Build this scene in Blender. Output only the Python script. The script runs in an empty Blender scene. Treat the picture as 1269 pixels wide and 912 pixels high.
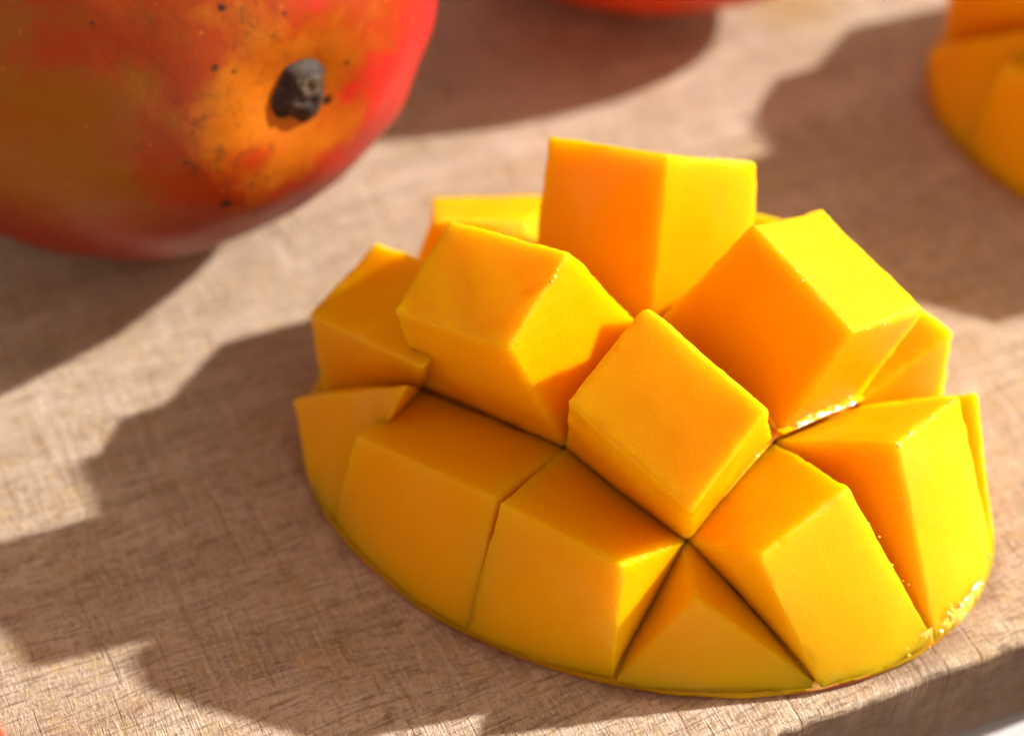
import bpy, bmesh, math, random
import numpy as np
from mathutils import Vector, Matrix, noise

random.seed(7)
SC = bpy.context.scene
COL = SC.collection
CM = 0.01                                   # everything below is laid out in centimetres

# ------------------------------------------------------------------ camera, light, exposure
ELEV = 0.740785
cam_d = bpy.data.cameras.new('camera')
cam = bpy.data.objects.new('camera', cam_d)
COL.objects.link(cam)
cam.location = (0, -math.cos(ELEV) * 36 * CM, math.sin(ELEV) * 36 * CM)
cam.rotation_euler = (math.pi / 2 - ELEV, 0, 0)
cam_d.lens = 85
cam_d.sensor_width = 36
cam_d.clip_start = 0.01
cam_d.clip_end = 200
cam_d.dof.use_dof = True
cam_d.dof.focus_distance = 30.6 * CM
cam_d.dof.aperture_fstop = 10
cam_d.dof.aperture_blades = 0
SC.camera = cam

SUN_AZ, SUN_EL = math.radians(17.3), math.radians(30.7)
sun_dir = Vector((math.cos(SUN_EL) * math.cos(SUN_AZ), math.cos(SUN_EL) * math.sin(SUN_AZ), math.sin(SUN_EL)))
sd = bpy.data.lights.new('sun', 'SUN')
sd.energy = 3.65
sd.angle = math.radians(1.4)
sd.color = (1.0, 0.95, 0.86)
sun = bpy.data.objects.new('sun', sd)
COL.objects.link(sun)
sun.location = (1, 0.5, 1)
sun.rotation_euler = (-sun_dir).to_track_quat('-Z', 'Y').to_euler()

world = bpy.data.worlds.new('World')
SC.world = world
world.use_nodes = True
wn, wl = world.node_tree.nodes, world.node_tree.links
bg = wn['Background']
sky = wn.new('ShaderNodeTexSky')
sky.sky_type = 'NISHITA'
sky.sun_disc = False
sky.sun_elevation = SUN_EL
sky.sun_rotation = math.pi / 2 - SUN_AZ
hs = wn.new('ShaderNodeHueSaturation')      # the photograph is white-balanced warm: neutral sky light
hs.inputs['Saturation'].default_value = 0.15
tint = wn.new('ShaderNodeMix')
tint.data_type = 'RGBA'
tint.blend_type = 'MULTIPLY'
tint.inputs[0].default_value = 1.0
tint.inputs[7].default_value = (1.0, 0.77, 0.56, 1)
wl.new(sky.outputs[0], hs.inputs['Color'])
wl.new(hs.outputs[0], tint.inputs[6])
wl.new(tint.outputs[2], bg.inputs['Color'])
bg.inputs['Strength'].default_value = 0.090

SC.view_settings.view_transform = 'Standard'
SC.view_settings.look = 'None'
SC.view_settings.gamma = 1
SC.view_settings.use_curve_mapping = False
SC.view_settings.exposure = 1.12
SC.render.engine = 'CYCLES'
SC.cycles.max_bounces = 10
SC.cycles.diffuse_bounces = 5
SC.cycles.caustics_reflective = False
SC.cycles.caustics_refractive = False
try:
    SC.cycles.use_denoising = True
except Exception:
    pass


# ------------------------------------------------------------------ helpers
def mesh_obj(name, verts, faces, mat, parent=None, smooth=True):
    me = bpy.data.meshes.new(name)
    me.from_pydata([tuple(float(c) * CM for c in v) for v in verts], [], [tuple(map(int, f)) for f in faces])
    me.validate()
    bm = bmesh.new()
    bm.from_mesh(me)
    bmesh.ops.recalc_face_normals(bm, faces=bm.faces)
    bm.to_mesh(me)
    bm.free()
    me.polygons.foreach_set('use_smooth', [smooth] * len(me.polygons))
    if mat:
        me.materials.append(mat)
    o = bpy.data.objects.new(name, me)
    COL.objects.link(o)
    if parent:
        o.parent = parent
    return o


def thing(name, label, cat, loc, group=None):
    o = bpy.data.objects.new(name, None)
    o.empty_display_size = 0.01
    COL.objects.link(o)
    o.location = tuple(c * CM for c in loc)
    o['label'] = label
    o['category'] = cat
    if group:
        o['group'] = group
    return o


class NT:
    """small node-tree writer"""
    def __init__(self, name):
        self.m = bpy.data.materials.new(name)
        self.m.use_nodes = True
        self.n, self.l = self.m.node_tree.nodes, self.m.node_tree.links
        self.bsdf = self.n['Principled BSDF']
        self.out = self.n['Material Output']

    def put(self, v, sock):
        if hasattr(v, 'is_output'):
            self.l.new(v, sock)
        elif isinstance(v, (tuple, list)) and sock.type == 'RGBA' and len(v) == 3:
            sock.default_value = (*v, 1)
        else:
            sock.default_value = v

    def coord(self, scale=(1, 1, 1), rot=(0, 0, 0), loc=(0, 0, 0), kind='Object', src=None):
        if src is None:
            t = self.n.new('ShaderNodeTexCoord')
            src = t.outputs[kind]
        mp = self.n.new('ShaderNodeMapping')
        self.l.new(src, mp.inputs['Vector'])
        mp.inputs['Rotation'].default_value = rot
        mp.inputs['Scale'].default_value = scale
        mp.inputs['Location'].default_value = loc
        return mp.outputs[0]

    def noise(self, vec, scale=1, detail=3, rough=0.5, dist=0.0, out='Fac'):
        t = self.n.new('ShaderNodeTexNoise')
        self.l.new(vec, t.inputs['Vector'])
        t.inputs['Scale'].default_value = scale
        t.inputs['Detail'].default_value = detail
        t.inputs['Roughness'].default_value = rough
        t.inputs['Distortion'].default_value = dist
        return t.outputs[out]

    def voro(self, vec, scale=1, feature='F1', rand=1.0, out='Distance'):
        t = self.n.new('ShaderNodeTexVoronoi')
        t.feature = feature
        self.l.new(vec, t.inputs['Vector'])
        t.inputs['Scale'].default_value = scale
        t.inputs['Randomness'].default_value = rand
        return t.outputs[out]

    def ramp(self, fac, lo, hi, a=0.0, b=1.0):
        t = self.n.new('ShaderNodeMapRange')
        t.interpolation_type = 'SMOOTHSTEP'
        self.put(fac, t.inputs['Value'])
        t.inputs['From Min'].default_value = lo
        t.inputs['From Max'].default_value = hi
        t.inputs['To Min'].default_value = a
        t.inputs['To Max'].default_value = b
        return t.outputs[0]

    def math(self, op, a, b=0.0, c=None):
        t = self.n.new('ShaderNodeMath')
        t.operation = op
        self.put(a, t.inputs[0])
        self.put(b, t.inputs[1])
        if c is not None:
            self.put(c, t.inputs[2])
        return t.outputs[0]

    def mix(self, fac, a, b, mode='MIX'):
        t = self.n.new('ShaderNodeMix')
        t.data_type = 'RGBA'
        t.blend_type = mode
        self.put(fac, t.inputs[0])
        self.put(a, t.inputs[6])
        self.put(b, t.inputs[7])
        return t.outputs[2]

    def bump(self, height, dist, strength=1.0, normal=None):
        t = self.n.new('ShaderNodeBump')
        self.put(height, t.inputs['Height'])
        t.inputs['Distance'].default_value = dist
        t.inputs['Strength'].default_value = strength
        if normal is not None:
            self.l.new(normal, t.inputs['Normal'])
        return t.outputs[0]

    def set(self, **kw):
        for k, v in kw.items():
            self.put(v, self.bsdf.inputs[k.replace('_', ' ')])
        return self.m


# ------------------------------------------------------------------ materials
def mat_flesh(name, base, deep):
    t = NT(name)
    c = t.coord((100, 100, 100))
    at = t.n.new('ShaderNodeAttribute')
    at.attribute_name = 'uvw'
    fibre = t.noise(t.coord((55, 55, 5), src=at.outputs['Vector']), 1.0, 4, 0.65, 0.6)
    drag = t.noise(t.coord((4, 4, 34), src=at.outputs['Vector'], rot=(0.2, 0.15, 0)), 1.0, 3, 0.6, 0.3)
    big = t.noise(c, 0.9, 3, 0.5)
    mid = t.noise(c, 3.0, 4, 0.6, 0.3)
    col = t.mix(t.ramp(big, 0.35, 0.68), base, deep)
    fine = t.noise(c, 22, 3, 0.6)
    micro = t.noise(c, 60, 2, 0.5)
    col = t.mix(t.math('MULTIPLY', t.ramp(fine, 0.45, 0.75), 0.16), col, (0.80, 0.43, 0.001))
    col = t.mix(t.math('MULTIPLY', t.ramp(fibre, 0.50, 0.72), 0.22), col, (0.77, 0.315, 0.001))
    h = t.math('ADD', t.math('MULTIPLY', fibre, 0.42), t.math('MULTIPLY', fine, 0.20))
    h = t.math('ADD', h, t.math('MULTIPLY', micro, 0.10))
    h = t.math('ADD', h, t.math('MULTIPLY', drag, 0.30))
    h = t.math('ADD', h, t.math('MULTIPLY', mid, 0.35))
    nrm = t.bump(h, 0.0007, 0.50)
    wet = t.ramp(t.noise(c, 1.1, 2, 0.5), 0.42, 0.62)
    return t.set(Base_Color=col, Roughness=t.math('MULTIPLY_ADD', wet, -0.16, 0.44), Normal=nrm,
                 Specular_IOR_Level=0.08, Subsurface_Weight=0.85, Subsurface_Scale=0.0105,
                 Subsurface_Radius=(1.0, 0.80, 0.04), Coat_Weight=t.math('MULTIPLY', wet, 0.16), Coat_Roughness=0.16)


M_FLESH = mat_flesh('mango_flesh', (0.845, 0.398, 0.0003), (0.835, 0.372, 0.0003))
M_RIM = mat_flesh('mango_flesh_rim', (0.85, 0.315, 0.0003), (0.83, 0.285, 0.0003))


def mat_juice():
    t = NT('mango_juice')
    c = t.coord((100, 100, 100))
    return t.set(Base_Color=(0.92, 0.47, 0.004), Roughness=0.13, Specular_IOR_Level=1.0,
                 Normal=t.bump(t.noise(c, 10, 2, 0.5), 0.0003, 0.35), Coat_Weight=1.0, Coat_Roughness=0.05)


M_JUICE = mat_juice()


def mat_peel():
    t = NT('mango_peel')
    c = t.coord((100, 100, 100))
    col = t.mix(t.ramp(t.noise(c, 0.5, 2), 0.4, 0.6), (0.55, 0.20, 0.02), (0.45, 0.06, 0.02))
    return t.set(Base_Color=col, Roughness=0.4)


M_PEEL = mat_peel()


def mat_skin(name, seed, red_bias=0.0, under=(0.24, 0.018, 0.004)):
    """whole-mango skin: the fruit's long axis is local X, the stem sits at +X"""
    t = NT(name)
    c = t.coord((100, 100, 100), loc=(seed, seed * 0.7, 0))
    raw = t.coord((100, 100, 100))
    sep = t.n.new('ShaderNodeSeparateXYZ')
    t.l.new(raw, sep.inputs[0])
    X, Y, Z = sep.outputs
    big = t.noise(c, 0.22, 4, 0.55, 0.6)
    mid = t.noise(c, 0.75, 4, 0.6, 0.4)
    fine = t.noise(c, 9, 3, 0.6)
    # blush: red on the +Y flank, olive yellow on the -Y flank
    blush = t.math('ADD', t.math('MULTIPLY', Y, 0.16), t.math('MULTIPLY', t.math('SUBTRACT', big, 0.5), 1.5))
    blush = t.math('ADD', blush, t.math('MULTIPLY', t.math('SUBTRACT', mid, 0.5), 1.3))
    blush = t.math('ADD', blush, t.math('MULTIPLY', t.math('SUBTRACT', t.noise(c, 2.6, 4, 0.7, 0.5), 0.5), 0.7))
    blush = t.math('ADD', blush, 0.05 + red_bias)
    base = t.mix(t.ramp(blush, -0.60, -0.05), (0.275, 0.100, 0.001), (0.34, 0.042, 0.002))
    base = t.mix(t.ramp(blush, 0.02, 0.42), base, (0.50, 0.018, 0.012))
    base = t.mix(t.ramp(t.math('ADD', blush, t.math('MULTIPLY', fine, 0.1)), 0.45, 0.9), base, (0.60, 0.022, 0.024))
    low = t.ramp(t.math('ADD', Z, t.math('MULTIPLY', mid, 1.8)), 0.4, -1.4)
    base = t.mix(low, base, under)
    # yellow halo round the stem
    d2 = t.math('SQRT', t.math('ADD', t.math('POWER', t.math('ADD', Y, 0.35), 2.0), t.math('POWER', t.math('ADD', Z, 0.15), 2.0)))
    halo = t.math('MULTIPLY', t.ramp(t.math('ADD', d2, t.math('MULTIPLY', t.math('SUBTRACT', mid, 0.5), 5.0)), 1.7, 0.5), t.ramp(X, 2.5, 3.5))
    base = t.mix(t.math('MULTIPLY', halo, 0.62), base, (0.55, 0.175, 0.006))
    # lenticels, freckles and scuffs
    v = t.voro(c, 3.4, out='Distance')
    base = t.mix(t.math('MULTIPLY', t.ramp(v, 0.13, 0.05), 0.50), base, (0.55, 0.18, 0.03))
    sel = t.noise(c, 1.3, 1, 0.5)
    v2 = t.math('ADD', t.voro(t.coord((100, 100, 100), loc=(3.3 + seed, 1.1, 0.6)), 1.15, out='Distance'), t.math('MULTIPLY', t.math('SUBTRACT', t.noise(c, 6, 3, 0.7), 0.5), 0.16))
    base = t.mix(t.math('MULTIPLY', t.ramp(v2, 0.13, 0.07), t.ramp(sel, 0.48, 0.56)), base, (0.035, 0.016, 0.008))
    v3 = t.voro(t.coord((100, 100, 100), loc=(1.3 + seed, 4.1, 2.6)), 2.1, out='Distance')
    base = t.mix(t.math('MULTIPLY', t.ramp(v3, 0.10, 0.05), t.ramp(t.noise(c, 0.9, 1, 0.5), 0.45, 0.55, 0.0, 0.8)), base, (0.06, 0.022, 0.008))
    scuff = t.ramp(t.noise(c, 1.7, 5, 0.75, 0.8), 0.58, 0.72)
    smear = t.math('MULTIPLY', t.ramp(t.noise(c, 3.2, 5, 0.8, 0.6), 0.50, 0.68), t.math('MULTIPLY', t.ramp(d2, 3.0, 1.0), t.ramp(Y, 0.2, -0.7)))
    base = t.mix(t.math('MULTIPLY', smear, 0.75), base, (0.085, 0.036, 0.006))
    base = t.mix(t.math('MULTIPLY', scuff, 0.35), base, (0.12, 0.045, 0.008))
    nrm = t.bump(t.math('ADD', t.math('MULTIPLY', t.noise(c, 3.5, 3, 0.6), 0.6), t.math('MULTIPLY', fine, 0.15)), 0.0008, 0.22)
    return t.set(Base_Color=base, Roughness=0.42, Specular_IOR_Level=0.22, Normal=nrm,
                 Coat_Weight=0.05, Coat_Roughness=0.35,
                 Subsurface_Weight=0.15, Subsurface_Scale=0.002, Subsurface_Radius=(1, 0.35, 0.15))


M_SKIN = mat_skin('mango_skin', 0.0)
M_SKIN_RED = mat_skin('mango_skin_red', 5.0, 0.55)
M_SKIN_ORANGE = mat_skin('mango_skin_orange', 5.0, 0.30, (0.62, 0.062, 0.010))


def mat_stem():
    t = NT('mango_stem')
    c = t.coord((100, 100, 100))
    n1 = t.noise(c, 5, 4, 0.7)
    col = t.mix(t.ramp(n1, 0.42, 0.62), (0.012, 0.007, 0.005), (0.06, 0.032, 0.018))
    return t.set(Base_Color=col, Roughness=0.7, Normal=t.bump(n1, 0.0012, 0.5))


M_STEM = mat_stem()


def mat_stem_end():
    t = NT('mango_stem_end')
    c = t.coord((100, 100, 100))
    n1 = t.noise(c, 7, 3, 0.7)
    col = t.mix(t.ramp(n1, 0.4, 0.65), (0.15, 0.115, 0.065), (0.04, 0.026, 0.020))
    return t.set(Base_Color=col, Roughness=0.7, Normal=t.bump(n1, 0.0012, 0.8))


M_STEM_END = mat_stem_end()


def mat_wood():
    t = NT('worn_beech_board')
    # local X runs along the grain
    c1 = t.coord((100, 100, 100))
    wav = t.noise(t.coord((14, 40, 40)), 1.0, 2, 0.5)
    warp = t.n.new('ShaderNodeVectorMath')
    warp.operation = 'MULTIPLY_ADD'
    cmb = t.n.new('ShaderNodeCombineXYZ')
    t.put(wav, cmb.inputs[1])
    t.l.new(cmb.outputs[0], warp.inputs[0])
    warp.inputs[1].default_value = (0, 0.012, 0)
    t.l.new(t.coord((1, 1, 1)), warp.inputs[2])
    wv = warp.outputs[0]
    ring = t.noise(t.coord((1.6, 42, 42), src=wv), 1.0, 3, 0.55)           # growth bands
    grain = t.noise(t.coord((8, 330, 330), src=wv), 1.0, 4, 0.65)          # long fibres
    fib = t.noise(t.coord((150, 2000, 2000), src=wv), 1.0, 4, 0.7)         # fine fibres
    pore = t.noise(t.coord((170, 1900, 1900), src=wv), 1.0, 2, 0.5)        # short dark pores
    pore2 = t.noise(t.coord((130, 1000, 1000), src=wv, loc=(3, 5, 0)), 1.0, 3, 0.6)
    blotch = t.noise(t.coord((32, 75, 75)), 1.0, 5, 0.65)
    blot2 = t.noise(c1, 1.3, 5, 0.7)
    fleck = t.noise(c1, 7.0, 3, 0.6)
    micro = t.noise(c1, 48, 3, 0.7)

    def scratch(ang, across, along, lo, hi, loc, det=2):
        """knife marks: long thin threads, each set in its own direction, missing where its mask is off"""
        n_ = t.noise(t.coord((across, along, along), rot=(0, 0, math.radians(ang)), loc=loc), 1.0, det, 0.55)
        return t.ramp(n_, lo, hi)
    gate = t.ramp(t.noise(c1, 0.55, 3, 0.6), 0.36, 0.60)
    gate2 = t.ramp(t.noise(t.coord((100, 100, 100), loc=(4, 9, 0)), 0.6, 3, 0.6), 0.36, 0.60)
    s1 = t.math('MULTIPLY', scratch(9, 1500, 70, 0.56, 0.68, (1, 2, 0)), gate)
    s2 = t.math('MULTIPLY', scratch(-13, 1300, 60, 0.56, 0.68, (5, 2, 0)), gate2)
    s3 = t.math('MULTIPLY', scratch(27, 1400, 55, 0.60, 0.70, (2, 7, 0)), gate2)
    s4 = t.math('MULTIPLY', scratch(-41, 1500, 50, 0.61, 0.71, (8, 3, 0)), gate)
    s5 = scratch(4, 2900, 520, 0.50, 0.66, (6, 6, 0), 4)
    s6 = scratch(-20, 2700, 430, 0.51, 0.67, (9, 1, 0), 4)
    deep1 = scratch(3, 1100, 40, 0.62, 0.70, (11, 4, 0))
    deep2 = t.math('MULTIPLY', scratch(-24, 1000, 36, 0.64, 0.71, (13, 8, 0)), gate)

    col = t.mix(t.ramp(blotch, 0.36, 0.62), (0.52, 0.385, 0.270), (0.72, 0.575, 0.450))
    col = t.mix(t.math('MULTIPLY', t.ramp(ring, 0.44, 0.64), 0.42), col, (0.36, 0.245, 0.150))
    col = t.mix(t.math('MULTIPLY', t.ramp(blot2, 0.48, 0.66), 0.60), col, (0.47, 0.300, 0.130))
    col = t.mix(t.math('MULTIPLY', t.ramp(grain, 0.46, 0.68), 0.50), col, (0.32, 0.200, 0.115))
    col = t.mix(t.math('MULTIPLY', t.ramp(fib, 0.48, 0.66), 0.48), col, (0.27, 0.165, 0.095))
    col = t.mix(t.math('MULTIPLY', t.ramp(fleck, 0.50, 0.68), 0.45), col, (0.64, 0.50, 0.40))
    light = t.math('MAXIMUM', t.math('MAXIMUM', s1, s2), t.math('MAXIMUM', s3, s4))
    s5 = t.math('MULTIPLY', s5, t.math('MULTIPLY_ADD', gate2, 0.75, 0.25))
    s6 = t.math('MULTIPLY', s6, t.math('MULTIPLY_ADD', gate, 0.75, 0.25))
    col = t.mix(t.math('MULTIPLY', s5, 0.42), col, (0.70, 0.57, 0.45))
    col = t.mix(t.math('MULTIPLY', s6, 0.32), col, (0.24, 0.140, 0.080))
    col = t.mix(t.math('MULTIPLY', light, 0.60), col, (0.76, 0.63, 0.51))
    pores = t.ramp(pore, 0.56, 0.68)
    pores2 = t.ramp(pore2, 0.57, 0.70)
    col = t.mix(t.math('MULTIPLY', pores, 0.50), col, (0.17, 0.092, 0.05))
    col = t.mix(t.math('MULTIPLY', pores2, 0.40), col, (0.16, 0.085, 0.045))
    fuzz = t.noise(t.coord((1000, 1300, 1300), src=wv), 1.0, 5, 0.75, 1.2)
    fuzz2 = t.noise(t.coord((2300, 1500, 1500), src=wv, rot=(0, 0, 0.5), loc=(4, 4, 0)), 1.0, 4, 0.75, 0.8)
    hue = t.noise(c1, 4.0, 4, 0.7, 0.5)
    col = t.mix(t.math('MULTIPLY', t.ramp(hue, 0.50, 0.66), 0.42), col, (0.60, 0.40, 0.165))
    col = t.mix(t.math('MULTIPLY', t.ramp(hue, 0.48, 0.34), 0.35), col, (0.56, 0.44, 0.37))
    col = t.mix(t.math('MULTIPLY', t.ramp(fuzz, 0.50, 0.36), 0.60), col, (0.24, 0.145, 0.080))
    col = t.mix(t.math('MULTIPLY', t.ramp(fuzz2, 0.52, 0.68), 0.60), col, (0.80, 0.66, 0.52))
    deep = t.math('MAXIMUM', deep1, deep2)
    col = t.mix(t.math('MULTIPLY', deep, 0.24), col, (0.20, 0.115, 0.06))
    # dried juice stain at the far side of the board
    sep = t.n.new('ShaderNodeSeparateXYZ')
    t.l.new(c1, sep.inputs[0])
    dx = t.math('SUBTRACT', sep.outputs[0], STAIN[0])
    dy = t.math('SUBTRACT', sep.outputs[1], STAIN[1])
    rr = t.math('SQRT', t.math('ADD', t.math('MULTIPLY', dx, dx), t.math('MULTIPLY', dy, dy)))
    stain = t.ramp(t.math('ADD', rr, t.math('MULTIPLY', blot2, 1.2)), 1.8, 0.7)
    col = t.mix(t.math('MULTIPLY', stain, 0.6), col, (0.42, 0.25, 0.05))

    # juice soaked into the board in a ragged patch round the cut half
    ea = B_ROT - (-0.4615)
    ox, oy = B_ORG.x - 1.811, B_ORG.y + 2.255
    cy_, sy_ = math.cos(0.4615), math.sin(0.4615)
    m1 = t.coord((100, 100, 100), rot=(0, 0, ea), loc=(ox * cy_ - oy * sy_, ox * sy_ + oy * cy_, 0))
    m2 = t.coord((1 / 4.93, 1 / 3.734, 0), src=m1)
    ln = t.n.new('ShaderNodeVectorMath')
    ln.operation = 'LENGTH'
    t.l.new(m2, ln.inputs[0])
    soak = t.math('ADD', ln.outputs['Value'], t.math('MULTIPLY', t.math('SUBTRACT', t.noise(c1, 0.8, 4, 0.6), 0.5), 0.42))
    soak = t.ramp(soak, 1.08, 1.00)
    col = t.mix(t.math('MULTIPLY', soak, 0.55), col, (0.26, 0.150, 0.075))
    # shade of the board's sides, painted into the colour below the top edge
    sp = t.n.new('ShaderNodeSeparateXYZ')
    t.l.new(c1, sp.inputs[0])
    side_shade = t.ramp(t.math('ADD', sp.outputs[2], t.math('MULTIPLY', t.math('SUBTRACT', blot2, 0.5), 0.25)), -0.03, -0.16)
    col = t.mix(t.math('MULTIPLY', side_shade, 0.88), col, (0.085, 0.040, 0.021))

    h = t.math('MULTIPLY', s5, 0.22)
    h = t.math('SUBTRACT', h, t.math('MULTIPLY', s6, 0.16))
    h = t.math('ADD', h, t.math('MULTIPLY', fuzz, 0.40))
    h = t.math('ADD', h, t.math('MULTIPLY', fuzz2, 0.30))
    h = t.math('ADD', h, t.math('MULTIPLY', grain, 0.25))
    h = t.math('ADD', h, t.math('MULTIPLY', fib, 0.30))
    h = t.math('ADD', h, t.math('MULTIPLY', micro, 0.28))
    h = t.math('ADD', h, t.math('MULTIPLY', light, 0.16))
    h = t.math('SUBTRACT', h, t.math('MULTIPLY', pores, 0.26))
    h = t.math('SUBTRACT', h, t.math('MULTIPLY', pores2, 0.26))
    h = t.math('SUBTRACT', h, t.math('MULTIPLY', deep, 0.40))
    h = t.math('MULTIPLY', h, t.math('MULTIPLY_ADD', side_shade, -0.65, 1.0))
    nrm = t.bump(h, 0.0007, 0.85)
    return t.set(Base_Color=col, Roughness=t.math('MULTIPLY_ADD', soak, -0.28, 0.60), Specular_IOR_Level=t.math('MULTIPLY_ADD', side_shade, -0.26, 0.30), Normal=nrm)


# board frame: its front edge runs 23.5 degrees off the picture's horizontal
B_ROT = math.radians(23.5)
B_ORG = Vector((5.0, -6.17, 0))


def to_board(p):
    d = Vector(p) - B_ORG
    return (d.x * math.cos(B_ROT) + d.y * math.sin(B_ROT), -d.x * math.sin(B_ROT) + d.y * math.cos(B_ROT))


STAIN = to_board((5.0, 9.6, 0))
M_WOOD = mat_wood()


def mat_cloth():
    t = NT('white_tabletop')
    c = t.coord((100, 100, 100))
    v = t.noise(c, 2.2, 3, 0.6)
    col = t.mix(t.ramp(v, 0.62, 0.72), (0.66, 0.66, 0.69), (0.30, 0.31, 0.36))
    return t.set(Base_Color=col, Roughness=0.5, Normal=t.bump(t.noise(c, 6, 3, 0.6), 0.0006, 0.3))


M_TABLE = mat_cloth()

# ------------------------------------------------------------------ table and cutting board
tb = mesh_obj('table_surface', [(-90, -60, -2.35), (90, -60, -2.35), (90, 120, -2.35), (-90, 120, -2.35)], [(0, 1, 2, 3)], M_TABLE, smooth=False)
tb['kind'] = 'structure'

board = None


def make_board():
    """a slab with well-used, rounded long edges: the profile is swept along the grain, the rim nicked by use"""
    L0, L1, DEP, TH = -30.0, 24.0, 36.0, 2.1
    prof = []
    R = 0.15
    prof.append((0.50, -TH))
    prof.append((0.36, -TH + 0.05))
    prof.append((0.30, -TH + 0.16))
    for k in range(1, 5):
        prof.append((0.30 - 0.30 * k / 5, -TH + 0.16 + (TH - 0.16 - R) * k / 5))
    for k in range(8):
        a = math.pi * (1 - k / 14)
        prof.append((R * 0.9 + R * 0.9 * math.cos(a), -R + R * math.sin(a)))
    prof.append((0.30, -0.002))
    prof.append((0.6, 0.0))
    prof.append((1.2, 0.0))
    full = prof + [(DEP * 0.5, 0.0)] + [(DEP - y, z) for y, z in reversed(prof)]
    nx = 700
    verts, faces = [], []
    n = len(full)
    for i in range(nx + 1):
        x = L0 + (L1 - L0) * i / nx
        for (y, z) in full:
            w = 0.0
            if z > -TH + 0.1 and (y < 0.5 or y > DEP - 0.5):
                w = 0.05 * noise.noise(Vector((x * 0.5, z * 1.5, y * 0.2))) + 0.028 * noise.noise(Vector((x * 2.6, z * 3, 4)))
                if -0.5 < z < -0.001:
                    w += 0.05 * abs(noise.noise(Vector((x * 4.5, z * 6, 9))))
            s = 1 if y < DEP / 2 else -1
            dz = -abs(w) * 0.4 if (z > -0.45 and z < -0.0005) else 0
            verts.append((x, y + s * w * (0 if y > 0.5 and y < DEP - 0.5 else 1), z + dz))
    for i in range(nx):
        for k in range(n - 1):
            a = i * n + k
            faces.append((a, a + 1, a + n + 1, a + n))
        faces.append((i * n + n - 1, i * n, (i + 1) * n, (i + 1) * n + n - 1))
    faces.append(tuple(range(n)))
    faces.append(tuple(nx * n + k for k in range(n)))
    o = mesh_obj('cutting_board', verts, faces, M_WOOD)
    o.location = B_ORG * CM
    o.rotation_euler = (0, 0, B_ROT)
    o['label'] = 'well-used wooden cutting board with knife marks under all the mangoes'
    o['category'] = 'cutting board'
    return o


board = make_board()
for (bx, by) in ((-20, 2.2), (18, 2.2), (-20, 33), (18, 33)):
    vs, fs = [], []
    for k in range(24):
        a = 2 * math.pi * k / 24
        vs += [(bx + 0.8 * math.cos(a), by + 0.8 * math.sin(a), -2.349), (bx + 0.7 * math.cos(a), by + 0.7 * math.sin(a), -2.08)]
    for k in range(24):
        a, b = 2 * k, 2 * ((k + 1) % 24)
        fs.append((a, b, b + 1, a + 1))
    fs.append(tuple(range(0, 48, 2)))
    fs.append(tuple(range(1, 48, 2)))
    mesh_obj('rubber_foot', vs, fs, M_STEM, board)

# ------------------------------------------------------------------ the cut mango half
EC, EA, EB, EH, EYAW = (1.811, -2.255), 4.93, 3.734, 2.246, -0.4615
NODES = {(0, 0): (-2.72, -2.41, 0.32), (0, 1): (-2.57, -3.31, 0.29), (0, 2): (-0.47, -5.14, 0.35), (0, 3): (1.33, -6.07, 0.31), (0, 4): (3.37, -6.29, 0.1),
         (1, 0): (-2.82, -0.93, 0.39), (1, 1): (-1.3, -2.05, 1.63), (1, 2): (0.69, -3.52, 1.91), (1, 3): (2.29, -4.87, 1.53), (1, 4): (3.96, -6.19, 0.33),
         (2, 0): (-1.93, 0.67, 0.42), (2, 1): (0.22, -0.88, 2.03), (2, 2): (1.86, -1.79, 2.43), (2, 3): (3.49, -3.52, 2.02), (2, 4): (5.43, -5.35, 0.42),
         (3, 0): (-0.43, 1.54, 0.36), (3, 1): (1.76, 0.73, 1.42), (3, 2): (3.35, -0.75, 1.79), (3, 3): (4.76, -2.41, 1.64), (3, 4): (6.48, -3.86, 0.31),
         (4, 0): (1.25, 1.68, 0.35), (4, 1): (3.16, 1.2, 0.34), (4, 2): (4.78, 0.16, 0.35), (4, 3): (5.98, -1.31, 0.36), (4, 4): (6.47, -2.78, 0.32)}
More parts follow.
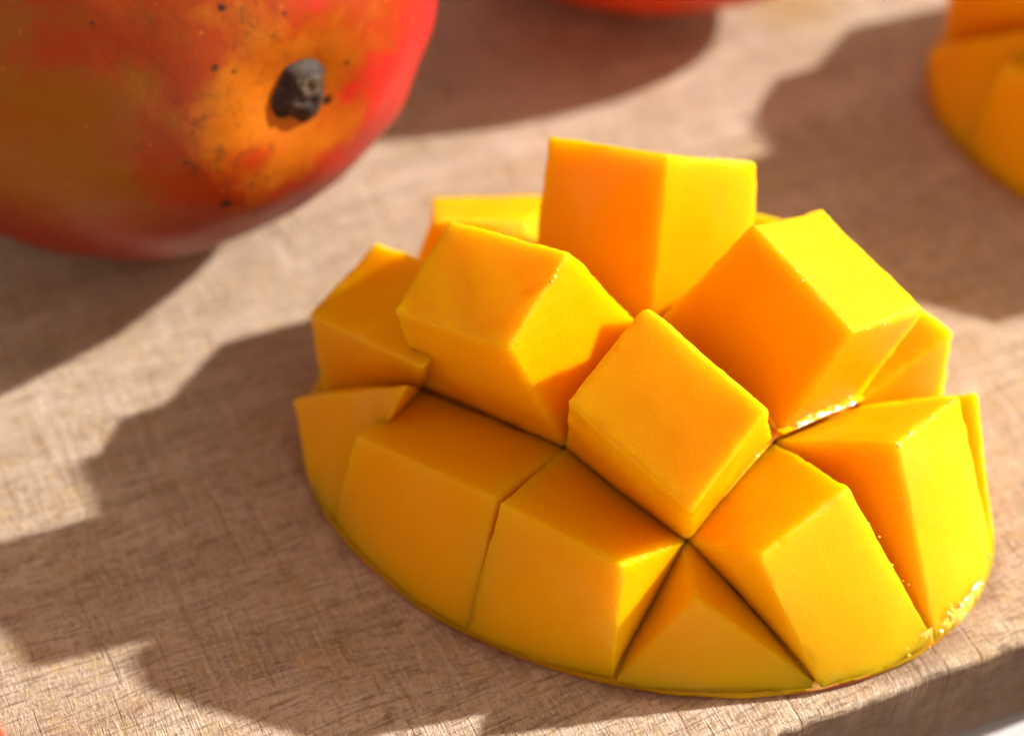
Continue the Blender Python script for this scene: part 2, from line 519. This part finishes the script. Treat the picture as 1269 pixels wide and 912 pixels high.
OUT = {
    (0, 0): [(-2.88, -2.62, 0.42), (-2.57, -3.33, 0.40), (-1.38, -2.93, 2.39), (-3.1, -1.71, 0.96)],
    (0, 1): [(-2.56, -3.33, 0.4), (-0.47, -5.13, 0.48), (-0.21, -4.82, 2.14), (-2.1, -3.36, 1.85)],
    (0, 2): [(-0.46, -5.13, 0.47), (1.32, -6.08, 0.43), (1.38, -5.99, 2.14), (-0.18, -4.95, 2.23)],
    (0, 3): [(1.35, -6.07, 0.44), (3.37, -6.3, 0.14), (3.96, -6.18, 0.48), (2.32, -5.82, 1.35)],
    (1, 0): [(-2.85, -1.0, 1.96), (-1.19, -2.91, 2.65), (-0.29, -1.75, 3.17), (-1.95, 0.09, 2.36)],
    (1, 1): [(-1.54, -2.8, 3.56), (-0.04, -3.93, 3.91), (0.75, -2.82, 4.61), (-0.83, -1.64, 4.11)],
    (1, 2): [(0.69, -4.42, 3.47), (2.22, -5.7, 2.81), (3.17, -4.84, 3.74), (1.7, -3.46, 4.2)],
    (1, 3): [(3.07, -5.92, 2.23), (3.97, -6.2, 0.44), (5.41, -5.34, 0.54), (4.27, -4.9, 2.41)],
    (2, 0): [(-1.12, 0.40, 2.50), (0.20, 0.82, 2.15), (0.67, 2.45, 1.36), (-1.22, 1.55, 2.02)],
    (2, 1): [(0.48, 0.13, 4.22), (2.05, -1.11, 4.84), (3.4, 0.17, 3.69), (1.98, 1.2, 2.75)],
    (2, 2): [(3.15, -1.98, 4.36), (4.35, -3.5, 3.81), (5.44, -2.4, 3.25), (4.22, -0.72, 3.62)],
    (2, 3): [(4.93, -4.39, 2.7), (5.43, -5.34, 0.55), (6.48, -3.86, 0.42), (5.94, -3.08, 2.33)],
    (3, 0): [(-0.6, 1.9, 0.7), (1.75, 1.45, 2.2), (3.1, 1.3, 0.46), (1.25, 1.75, 0.46)],
    (3, 1): [(2.7, 1.6, 1.9), (4.32, 0.32, 2.49), (4.88, 0.25, 0.48), (3.2, 1.3, 0.45)],
    (3, 2): [(4.58, 0.2, 2.28), (6.09, -1.61, 2.16), (6.25, -1.3, 0.42), (4.92, 0.3, 0.46)],
    (3, 3): [(6.26, -2.81, 2.11), (6.50, -3.80, 0.46), (6.56, -2.75, 0.42), (6.3, -1.6, 0.6)],
}


def ellipse_pt(rho, a, z):
    u, v = rho * EA * math.cos(a), rho * EB * math.sin(a)
    return (EC[0] + u * math.cos(EYAW) - v * math.sin(EYAW), EC[1] + u * math.sin(EYAW) + v * math.cos(EYAW), z)


def groove_floor(xy):
    """height of the sheet spanned by the groove crossings, inf outside it"""
    out = np.full(len(xy), 1e9)
    pts = {}
    for k, p in NODES.items():
        q = np.array(p, float)
        if k[0] in (0, 4) or k[1] in (0, 4):
            q = np.array([EC[0] + (q[0] - EC[0]) * 1.02, EC[1] + (q[1] - EC[1]) * 1.02, 0.22])
        pts[k] = q
    for r in range(4):
        for c in range(4):
            for tri in (((r, c), (r, c + 1), (r + 1, c + 1)), ((r, c), (r + 1, c + 1), (r + 1, c))):
                a, b, d = (pts[t] for t in tri)
                M = np.array([[b[0] - a[0], d[0] - a[0]], [b[1] - a[1], d[1] - a[1]]])
                if abs(np.linalg.det(M)) < 1e-6:
                    continue
                uv = np.linalg.solve(M, (xy - a[:2]).T).T
                ok = (uv[:, 0] >= -1e-3) & (uv[:, 1] >= -1e-3) & (uv.sum(1) <= 1.001)
                z = a[2] + uv[:, 0] * (b[2] - a[2]) + uv[:, 1] * (d[2] - a[2])
                out[ok] = np.minimum(out[ok], z[ok])
    return out


def make_body(parent):
    """domed flesh that carries the cubes, with its own rounded rim band, and the thin peel under it"""
    prof = [(0.0, EH - 0.08)]
    for k in range(1, 40):
        r = 0.985 * math.sin(k / 39 * math.pi / 2)
        prof.append((r, EH * math.sqrt(1 - r * r) - 0.12 * (1 - r ** 4) - 0.05))
    prof += [(0.992, 0.32), (1.000, 0.26), (1.008, 0.20), (1.020, 0.15), (1.029, 0.10), (1.027, 0.05), (1.016, 0.012), (0.99, 0.0)]
    na = 260
    verts, faces = [], []
    for i, (r, z) in enumerate(prof):
        for k in range(na):
            a = 2 * math.pi * k / na
            p = ellipse_pt(r, a, z)
            q = Vector(p)
            if i:
                w = 0.03 * noise.noise(q * 0.9) + 0.014 * noise.noise(q * 3.1) + 0.007 * noise.noise(q * 9)
                rr = r + w / 4.2
                p = ellipse_pt(rr, a, max(0.002, z + w * 0.6) if r < 1.01 else z)
            verts.append(p)
    for i in range(len(prof) - 1):
        for k in range(na):
            k2 = (k + 1) % na
            faces.append((i * na + k, i * na + k2, (i + 1) * na + k2, (i + 1) * na + k))
    faces.append(tuple((len(prof) - 1) * na + k for k in range(na)))
    VV = np.array([tuple(v) for v in verts])
    fl = groove_floor(VV[:, :2])
    fl = fl - 0.04 - 0.22 * np.clip((fl - 0.30) / 0.9, 0, 1)
    top = VV[:, 2] > 0.16
    VV[top, 2] = np.maximum(0.14, np.minimum(VV[top, 2], fl[top]))
    verts = [(x - EC[0], y - EC[1], z) for x, y, z in VV]
    mesh_obj('flesh_base', verts, faces, M_RIM, parent)
    # peel: a thin folded sheet hugging the underside of the rim
    verts, faces = [], []
    pr = [(0.86, 0.015), (0.99, 0.004), (1.012, 0.006), (1.021, 0.014), (1.024, 0.026), (1.016, 0.032)]
    for r, z in pr:
        for k in range(na):
            a = 2 * math.pi * k / na
            w = 0.003 * noise.noise(Vector((math.cos(a) * 3, math.sin(a) * 3, 2)))
            x, y, zz = ellipse_pt(r + w, a, z)
            verts.append((x - EC[0], y - EC[1], zz))
    for i in range(len(pr) - 1):
        for k in range(na):
            k2 = (k + 1) % na
            faces.append((i * na + k, i * na + k2, (i + 1) * na + k2, (i + 1) * na + k))
    mesh_obj('peel', verts, faces, M_PEEL, parent)


def unit_cube_grid(n, r):
    """rounded cube in [-1,1]^3, points crowded towards the edges"""
    ts = [0.0]
    e = 4
    inner = n - 2 * e
    ax = []
    for i in range(e):
        ax.append(-1 + r * 1.3 * i / e)
    for i in range(inner + 1):
        ax.append(-1 + r * 1.3 + (2 - 2.6 * r) * i / inner)
    for i in range(e):
        ax.append(1 - r * 1.3 + r * 1.3 * (i + 1) / e)
    m = len(ax)
    index, verts, faces = {}, [], []

    def vid(p):
        key = (round(p[0], 6), round(p[1], 6), round(p[2], 6))
        if key not in index:
            index[key] = len(verts)
            verts.append(p)
        return index[key]
    for d in range(3):
        for s in (-1, 1):
            for i in range(m - 1):
                for j in range(m - 1):
                    q = []
                    for (a, b) in ((i, j), (i + 1, j), (i + 1, j + 1), (i, j + 1)):
                        p = [0, 0, 0]
                        p[d] = s
                        p[(d + 1) % 3] = ax[a]
                        p[(d + 2) % 3] = ax[b]
                        q.append(vid(tuple(p)))
                    faces.append(q)
    V = np.array(verts, float)
    inn = np.clip(V, -(1 - r), 1 - r)
    d = V - inn
    L = np.linalg.norm(d, axis=1, keepdims=True)
    V2 = inn + r * d / np.maximum(L, 1e-9)
    return V2, faces


CUBE_V, CUBE_F = unit_cube_grid(42, 0.062)


def make_cube(cell, parent):
    r, c = cell
    keys = [(r, c), (r, c + 1), (r + 1, c + 1), (r + 1, c)]
    I = np.array([NODES[k] for k in keys])
    O = np.array(OUT[cell])
    D = O - I
    Ld = np.linalg.norm(D, axis=1, keepdims=True)
    rimo = [(k[0] in (0, 4) or k[1] in (0, 4)) and O[m, 2] < 0.62 for m, k in enumerate(keys)]
    ang, rho = [0.0] * 4, [0.0] * 4
    for m in range(4):
        dx, dy = O[m, 0] - EC[0], O[m, 1] - EC[1]
        uu, vv = dx * math.cos(EYAW) + dy * math.sin(EYAW), -dx * math.sin(EYAW) + dy * math.cos(EYAW)
        ang[m] = math.atan2(vv / EB, uu / EA)
        if rimo[m]:
            O[m] = ellipse_pt(1.030, ang[m], 0.12)
    # cubes part a little below the groove floor: the knife went deeper than the fold
    I2 = I - D / np.maximum(Ld, 1e-6) * np.minimum(0.38, 0.18 + 0.12 * Ld)
    cI = I.mean(0)
    for m in range(4):
        if keys[m][0] not in (0, 4) and keys[m][1] not in (0, 4):
            nrm = np.array([(I[m, 0] - EC[0]) * 0.10, (I[m, 1] - EC[1]) * 0.13, 1.0])
            nrm /= np.linalg.norm(nrm)
            d_ = cI - I[m]
            I2[m] = I[m] - nrm * 0.15 - d_ / np.linalg.norm(d_) * 0.02
        else:
            d_ = cI[:2] - I[m, :2]
            I2[m, :2] += d_ / np.linalg.norm(d_) * 0.015
    I2[:, 2] = np.maximum(I2[:, 2], 0.06)
    rim = [k[0] in (0, 4) or k[1] in (0, 4) for k in keys]
    cen = I.mean(0)
    for m in range(4):
        if rim[m]:
            I2[m, :2] = I2[m, :2] * 0.985 + np.array(EC) * 0.015
    u = (CUBE_V[:, 0] + 1) / 2
    v = (CUBE_V[:, 1] + 1) / 2
    w = (CUBE_V[:, 2] + 1) / 2
    W4 = np.stack([(1 - u) * (1 - v), u * (1 - v), u * v, (1 - u) * v], 1)
    P = (W4 @ I2) * (1 - w)[:, None] + (W4 @ O) * w[:, None]
    # the outer face of a rim cube runs from its straight cut edge down to the curved rim of the fruit
    for m in range(4):
        m2 = (m + 1) % 4
        if not (rimo[m] and rimo[m2]):
            continue
        da = (ang[m2] - ang[m] + math.pi) % (2 * math.pi) - math.pi
        tt = (u, v, 1 - u, 1 - v)[m]
        ac = (1 - v, u, v, 1 - u)[m]
        for i in range(len(P)):
            t_ = tt[i]
            e_ = Vector(ellipse_pt(1.030, ang[m] + da * t_, 0.12)) - Vector(O[m]).lerp(Vector(O[m2]), t_)
            P[i] += np.array(e_) * ac[i] * w[i]
    ctr = P.mean(0)
    # gentle swell of the cut faces, wobble from the knife, fibrous roughness at the edges
    N = np.zeros_like(P)
    F = np.array(CUBE_F)
    fn = np.cross(P[F[:, 1]] - P[F[:, 0]], P[F[:, 3]] - P[F[:, 0]])
    fc = P[F].mean(1) - ctr
    sgn = np.sign((fn * fc).sum(1))
    fn *= sgn[:, None]
    for k in range(4):
        np.add.at(N, F[:, k], fn)
    N /= np.maximum(np.linalg.norm(N, axis=1, keepdims=True), 1e-9)
    seed = r * 7.3 + c * 3.1
    ab = np.sort(np.abs(CUBE_V), axis=1)
    edge = np.clip((ab[:, 1] - 0.90) / 0.08, 0, 1)          # 1 on the edges
    top = w
    disp = np.empty(len(P))
    for i, p in enumerate(P):
        q = Vector((p[0] + seed, p[1], p[2]))
        d = 0.050 * noise.noise(q * 0.55) + 0.010 * noise.noise(q * 1.8) + 0.0025 * noise.noise(q * 7.0)
        if edge[i] > 0:
            d += edge[i] * (0.022 * noise.noise(q * 3.2) + 0.014 * noise.noise(q * 8.0) + 0.011 * noise.noise(q * 18.0))
        disp[i] = d
    bulge = 0.045 * np.clip((1 - ab[:, 0] ** 2) * (1 - ab[:, 1] ** 2), 0, 1)
    P = P + N * (disp + bulge * 0.6)[:, None]
    o = mesh_obj('flesh_cube', P - np.array([EC[0], EC[1], 0]), CUBE_F, M_FLESH, parent)
    at = o.data.attributes.new('uvw', 'FLOAT_VECTOR', 'POINT')
    at.data.foreach_set('vector', (np.stack([u, v, w], 1) + seed).astype(np.float32).ravel())
    return o


def make_droplets(parent):
    """beads of juice and pulp: in the groove beside the right-hand cubes, along the wet rim, on cube edges"""
    rnd = random.Random(3)
    verts, faces = [], []

    def bead(p, s, flat=0.7, up=(0, 0, 1)):
        base = len(verts)
        n1, n2 = 10, 7
        sx, sy = s * rnd.uniform(0.8, 1.5), s * rnd.uniform(0.7, 1.1)
        rot = rnd.uniform(0, 6.28)
        z = Vector(up).normalized()
        x = z.orthogonal().normalized()
        y = z.cross(x)
        for j in range(n2):
            th = math.pi * j / (n2 - 1)
            for k in range(n1):
                ph = 2 * math.pi * k / n1
                a, b, cc = sx * math.sin(th) * math.cos(ph), sy * math.sin(th) * math.sin(ph), s * flat * math.cos(th)
                a, b = a * math.cos(rot) - b * math.sin(rot), a * math.sin(rot) + b * math.cos(rot)
                q = Vector(p) + x * a + y * b + z * cc
                q += Vector((1, 1, 1)) * (0.18 * s * noise.noise(q * 11))
                verts.append((q.x - EC[0], q.y - EC[1], q.z))
        for j in range(n2 - 1):
            for k in range(n1):
                k2 = (k + 1) % n1
                faces.append((base + j * n1 + k, base + j * n1 + k2, base + (j + 1) * n1 + k2, base + (j + 1) * n1 + k))
    half = (0.54, -0.32, 0.78)
    A, B = Vector(NODES[(2, 3)]), Vector(NODES[(3, 3)])
    C0 = Vector(NODES[(1, 3)])

    def tilt(k=0.35):
        return Vector(half) + Vector([rnd.uniform(-k, k) for _ in range(3)])
    def film(fn, nu, nv, amp, seed):
        """a wet, pulpy skin over the sheet fn(s, t) -> (point, outward)"""
        base = len(verts)
        for i in range(nu + 1):
            for j in range(nv + 1):
                s_, t_ = i / nu, j / nv
                p, nrm = fn(s_, t_)
                q = Vector(p) * 1.0
                cover = min(1.0, 3 * min(s_, 1 - s_)) * math.sin(math.pi * t_) ** 0.6
                lump = noise.noise(q * 5.5 + Vector((seed, 0, 0))) * 0.7 + noise.noise(q * 11 + Vector((0, seed, 0))) * 0.38 + 0.15 + 0.08 * noise.noise(q * 24)
                patch = noise.noise(q * 1.7 + Vector((0, 0, seed)))
                d = amp * lump * cover + 0.07 * (cover - 1) + min(0.0, 0.07 * patch)
                q = q + Vector(nrm).normalized() * d
                verts.append((q.x - EC[0], q.y - EC[1], q.z))
        for i in range(nu):
            for j in range(nv):
                k = base + i * (nv + 1) + j
                faces.append((k, k + 1, k + nv + 2, k + nv + 1))

    def groove(P0, P1, wid, lift):
        P0, P1 = Vector(P0), Vector(P1)
        side = (P1 - P0).normalized().cross(Vector((0.2, -0.1, 1))).normalized()

        def fn(s_, t_):
            p = P0.lerp(P1, s_) + side * wid * (t_ - 0.5) * 2 + Vector((0, 0, lift + 0.8 * wid * abs(t_ - 0.5)))
            return p, Vector(half)
        return fn
    film(groove(A, A.lerp(B, 0.97), 0.21, 0.16), 140, 30, 0.095, 1.0)
    film(groove(A, A.lerp(C0, 0.62), 0.12, 0.10), 80, 18, 0.070, 6.0)

    def rim_fn(a0, a1, z0, z1):
        def fn(s_, t_):
            a = a0 + (a1 - a0) * s_
            z = z0 + (z1 - z0) * t_
            k = 1.031 - 0.05 * max(0, z - 0.12) - 0.25 * max(0, 0.06 - z)
            return Vector(ellipse_pt(k, a, z)), Vector((math.cos(a + EYAW), math.sin(a + EYAW), 0.6))
        return fn
    film(rim_fn(-0.37, 0.16, 0.02, 0.36), 220, 30, 0.040, 11.0)
    film(rim_fn(-0.86, -0.50, 0.03, 0.22), 120, 18, 0.014, 17.0)
    for i in range(14):
        f = rnd.uniform(0.0, 0.95)
        p = A.lerp(B, f) + Vector((rnd.uniform(-0.08, 0.12), rnd.uniform(-0.08, 0.08), rnd.uniform(0.12, 0.2)))
        bead(p, rnd.choice((0.02, 0.03, 0.045)), 0.35, tilt())
    for i in range(22):
        a = rnd.gauss(-0.22, 0.16)
        z = 0.10 + abs(rnd.gauss(0.14, 0.13))
        p = ellipse_pt(1.028 - max(0, z - 0.12) * 0.05, a, z)
        bead(p, rnd.choice((0.015, 0.025, 0.035)), 0.35, tilt(0.3))

    def along(p0, p1, n, s, jit=0.03):
        for i in range(n):
            q = Vector(p0).lerp(Vector(p1), rnd.random()) + Vector([rnd.uniform(-jit, jit) for _ in range(3)])
            bead(q, s * rnd.uniform(0.7, 1.5), 0.45, tilt(0.2))
    o11 = OUT[(1, 1)]
    along(Vector(o11[1]).lerp(Vector(o11[2]), 0.62), Vector(o11[1]).lerp(Vector(o11[2]), 0.82), 4, 0.022, 0.02)
    o22 = OUT[(2, 2)]
    along(o22[0], o22[1], 16, 0.014)
    along(o22[1], o22[2], 8, 0.018)
    o21 = OUT[(2, 1)]
    along(Vector(o21[1]).lerp(Vector(o21[2]), 0.25), o21[2], 9, 0.017)
    o23 = OUT[(2, 3)]
    along(o23[0], o23[3], 14, 0.022)
    along(OUT[(3, 3)][0], OUT[(3, 3)][1], 8, 0.02)
    o13 = OUT[(1, 3)]
    along(o13[3], o13[2], 6, 0.014)
    o = mesh_obj('juice_droplets', verts, faces, M_JUICE, parent)
    o['kind'] = 'stuff'
    return o


cheek = thing('mango_half', 'peeled-back mango half scored into big orange cubes, whole in view in front', 'mango half', (EC[0], EC[1], 0), 'mango halves cut into cubes')
make_body(cheek)
for cell in OUT:
    make_cube(cell, cheek)
make_droplets(cheek)

# the second half, behind on the right, reaching out of the picture
cheek2 = cheek.copy()
COL.objects.link(cheek2)
for ch in list(cheek.children):
    k = ch.copy()
    COL.objects.link(k)
    k.parent = cheek2
cheek2['label'] = 'second cube-cut mango half cropped by the right edge, behind the front one'
cheek2.location = (11.8 * CM, 5.85 * CM, 0)
cheek2.rotation_euler = (0, 0, math.radians(-5))


# ------------------------------------------------------------------ whole mangoes
def make_mango(name, label, mat, ctr, axis, semi, roll=0.0, stem=True, group='whole mangoes'):
    """ripe mango: egg-shaped body along local X with a shallow stem dimple at +X and a slight beak at -X"""
    A, B, C = semi
    root = thing(name, label, 'mango', (0, 0, 0), group)
    nu, nv = 120, 96
    verts, faces = [], []
    for j in range(nv + 1):
        th = math.pi * j / nv
        for k in range(nu):
            ph = 2 * math.pi * k / nu
            x = math.cos(th)
            rad = math.sin(th) ** 0.94
            taper = 1.0 + 0.07 * x                          # fuller towards the stem
            p = Vector((A * x, B * rad * taper * math.cos(ph), C * rad * taper * math.sin(ph)))
            p.z -= 0.25 * (1 - x) * 0.5 * (1 - abs(x)) * 0.6
            rho = math.hypot(p.y, p.z)
            if x > 0:
                p.x -= 0.38 * math.exp(-(rho / 0.95) ** 2)   # dimple
            n = 0.05 * noise.noise(p * 0.35) + 0.02 * noise.noise(p * 1.1)
            p *= 1 + n * 0.6
            verts.append(p)
    for j in range(nv):
        for k in range(nu):
            k2 = (k + 1) % nu
            faces.append((j * nu + k, j * nu + k2, (j + 1) * nu + k2, (j + 1) * nu + k))
    ax = Vector(axis).normalized()
    up = Vector((0, 0, 1))
    yv = up.cross(ax).normalized()
    zv = ax.cross(yv)
    R = Matrix((ax, yv, zv)).transposed().to_4x4() @ Matrix.Rotation(roll, 4, 'X')
    low = min((R @ Vector(v)).z for v in verts)
    root.matrix_world = Matrix.Translation(Vector((ctr[0], ctr[1], -low - 0.02)) * CM) @ R
    mesh_obj('mango_skin', verts, faces, mat, root)
    if stem:
        sx = A * 1.0 - 0.38
        vs, fs = [], []
        rings = [(0.56, -0.10), (0.50, 0.04), (0.43, 0.09), (0.37, 0.15), (0.32, 0.20), (0.26, 0.22), (0.16, 0.18), (0.02, 0.12)]
        m = 40
        for i, (rr, h) in enumerate(rings):
            for k in range(m):
                a = 2 * math.pi * k / m
                q = Vector((math.cos(a), math.sin(a), h * 2))
                wob = 0.84 * (1 + 0.40 * noise.noise(q * 1.2 + Vector((2, 0, 5))) + 0.07 * noise.noise(q * 4))
                vs.append((sx + h + 0.03 * noise.noise(q * 3), rr * wob * math.cos(a), rr * wob * math.sin(a) * 1.15))
        for i in range(len(rings) - 1):
            for k in range(m):
                k2 = (k + 1) % m
                fs.append((i * m + k, i * m + k2, (i + 1) * m + k2, (i + 1) * m + k))
        fs.append(tuple((len(rings) - 1) * m + k for k in range(m)))
        st = mesh_obj('stem_scar', vs, fs, M_STEM, root)
        # the broken, paler tip of the stem
        vs, fs = [], []
        for i, (rr, h) in enumerate([(0.20, 0.08), (0.18, 0.24), (0.14, 0.28), (0.08, 0.25), (0.01, 0.22)]):
            for k in range(28):
                a = 2 * math.pi * k / 28
                q = Vector((math.cos(a), math.sin(a), h * 2))
                wob = 1 + 0.25 * noise.noise(q * 2.2)
                vs.append((sx + h - 0.03 + 0.03 * noise.noise(q * 4), 0.06 + rr * wob * math.cos(a), 0.12 + rr * wob * math.sin(a)))
        for i in range(4):
            for k in range(28):
                k2 = (k + 1) % 28
                fs.append((i * 28 + k, i * 28 + k2, (i + 1) * 28 + k2, (i + 1) * 28 + k))
        fs.append(tuple(4 * 28 + k for k in range(28)))
        mesh_obj('stem_tip', vs, fs, M_STEM_END, st)
    return root


make_mango('mango', 'whole ripe mango, red and olive, with dark stem scar, at upper left', M_SKIN,
           (-6.15, 4.8), (0.63, -0.77, 0.03), (5.4, 4.6, 4.2))
make_mango('mango', 'orange-red whole mango whose underside just shows at the top edge', M_SKIN_ORANGE,
           (2.1, 10.05), (-0.96, 0.27, 0.03), (4.3, 2.8, 2.65), roll=0.6)
make_mango('mango', 'red-orange fruit of which only a sliver shows in the bottom left corner', M_SKIN_RED,
           (-9.55, -11.15), (-0.6, 0.5, 0.05), (5.2, 4.0, 3.8), roll=0.4)
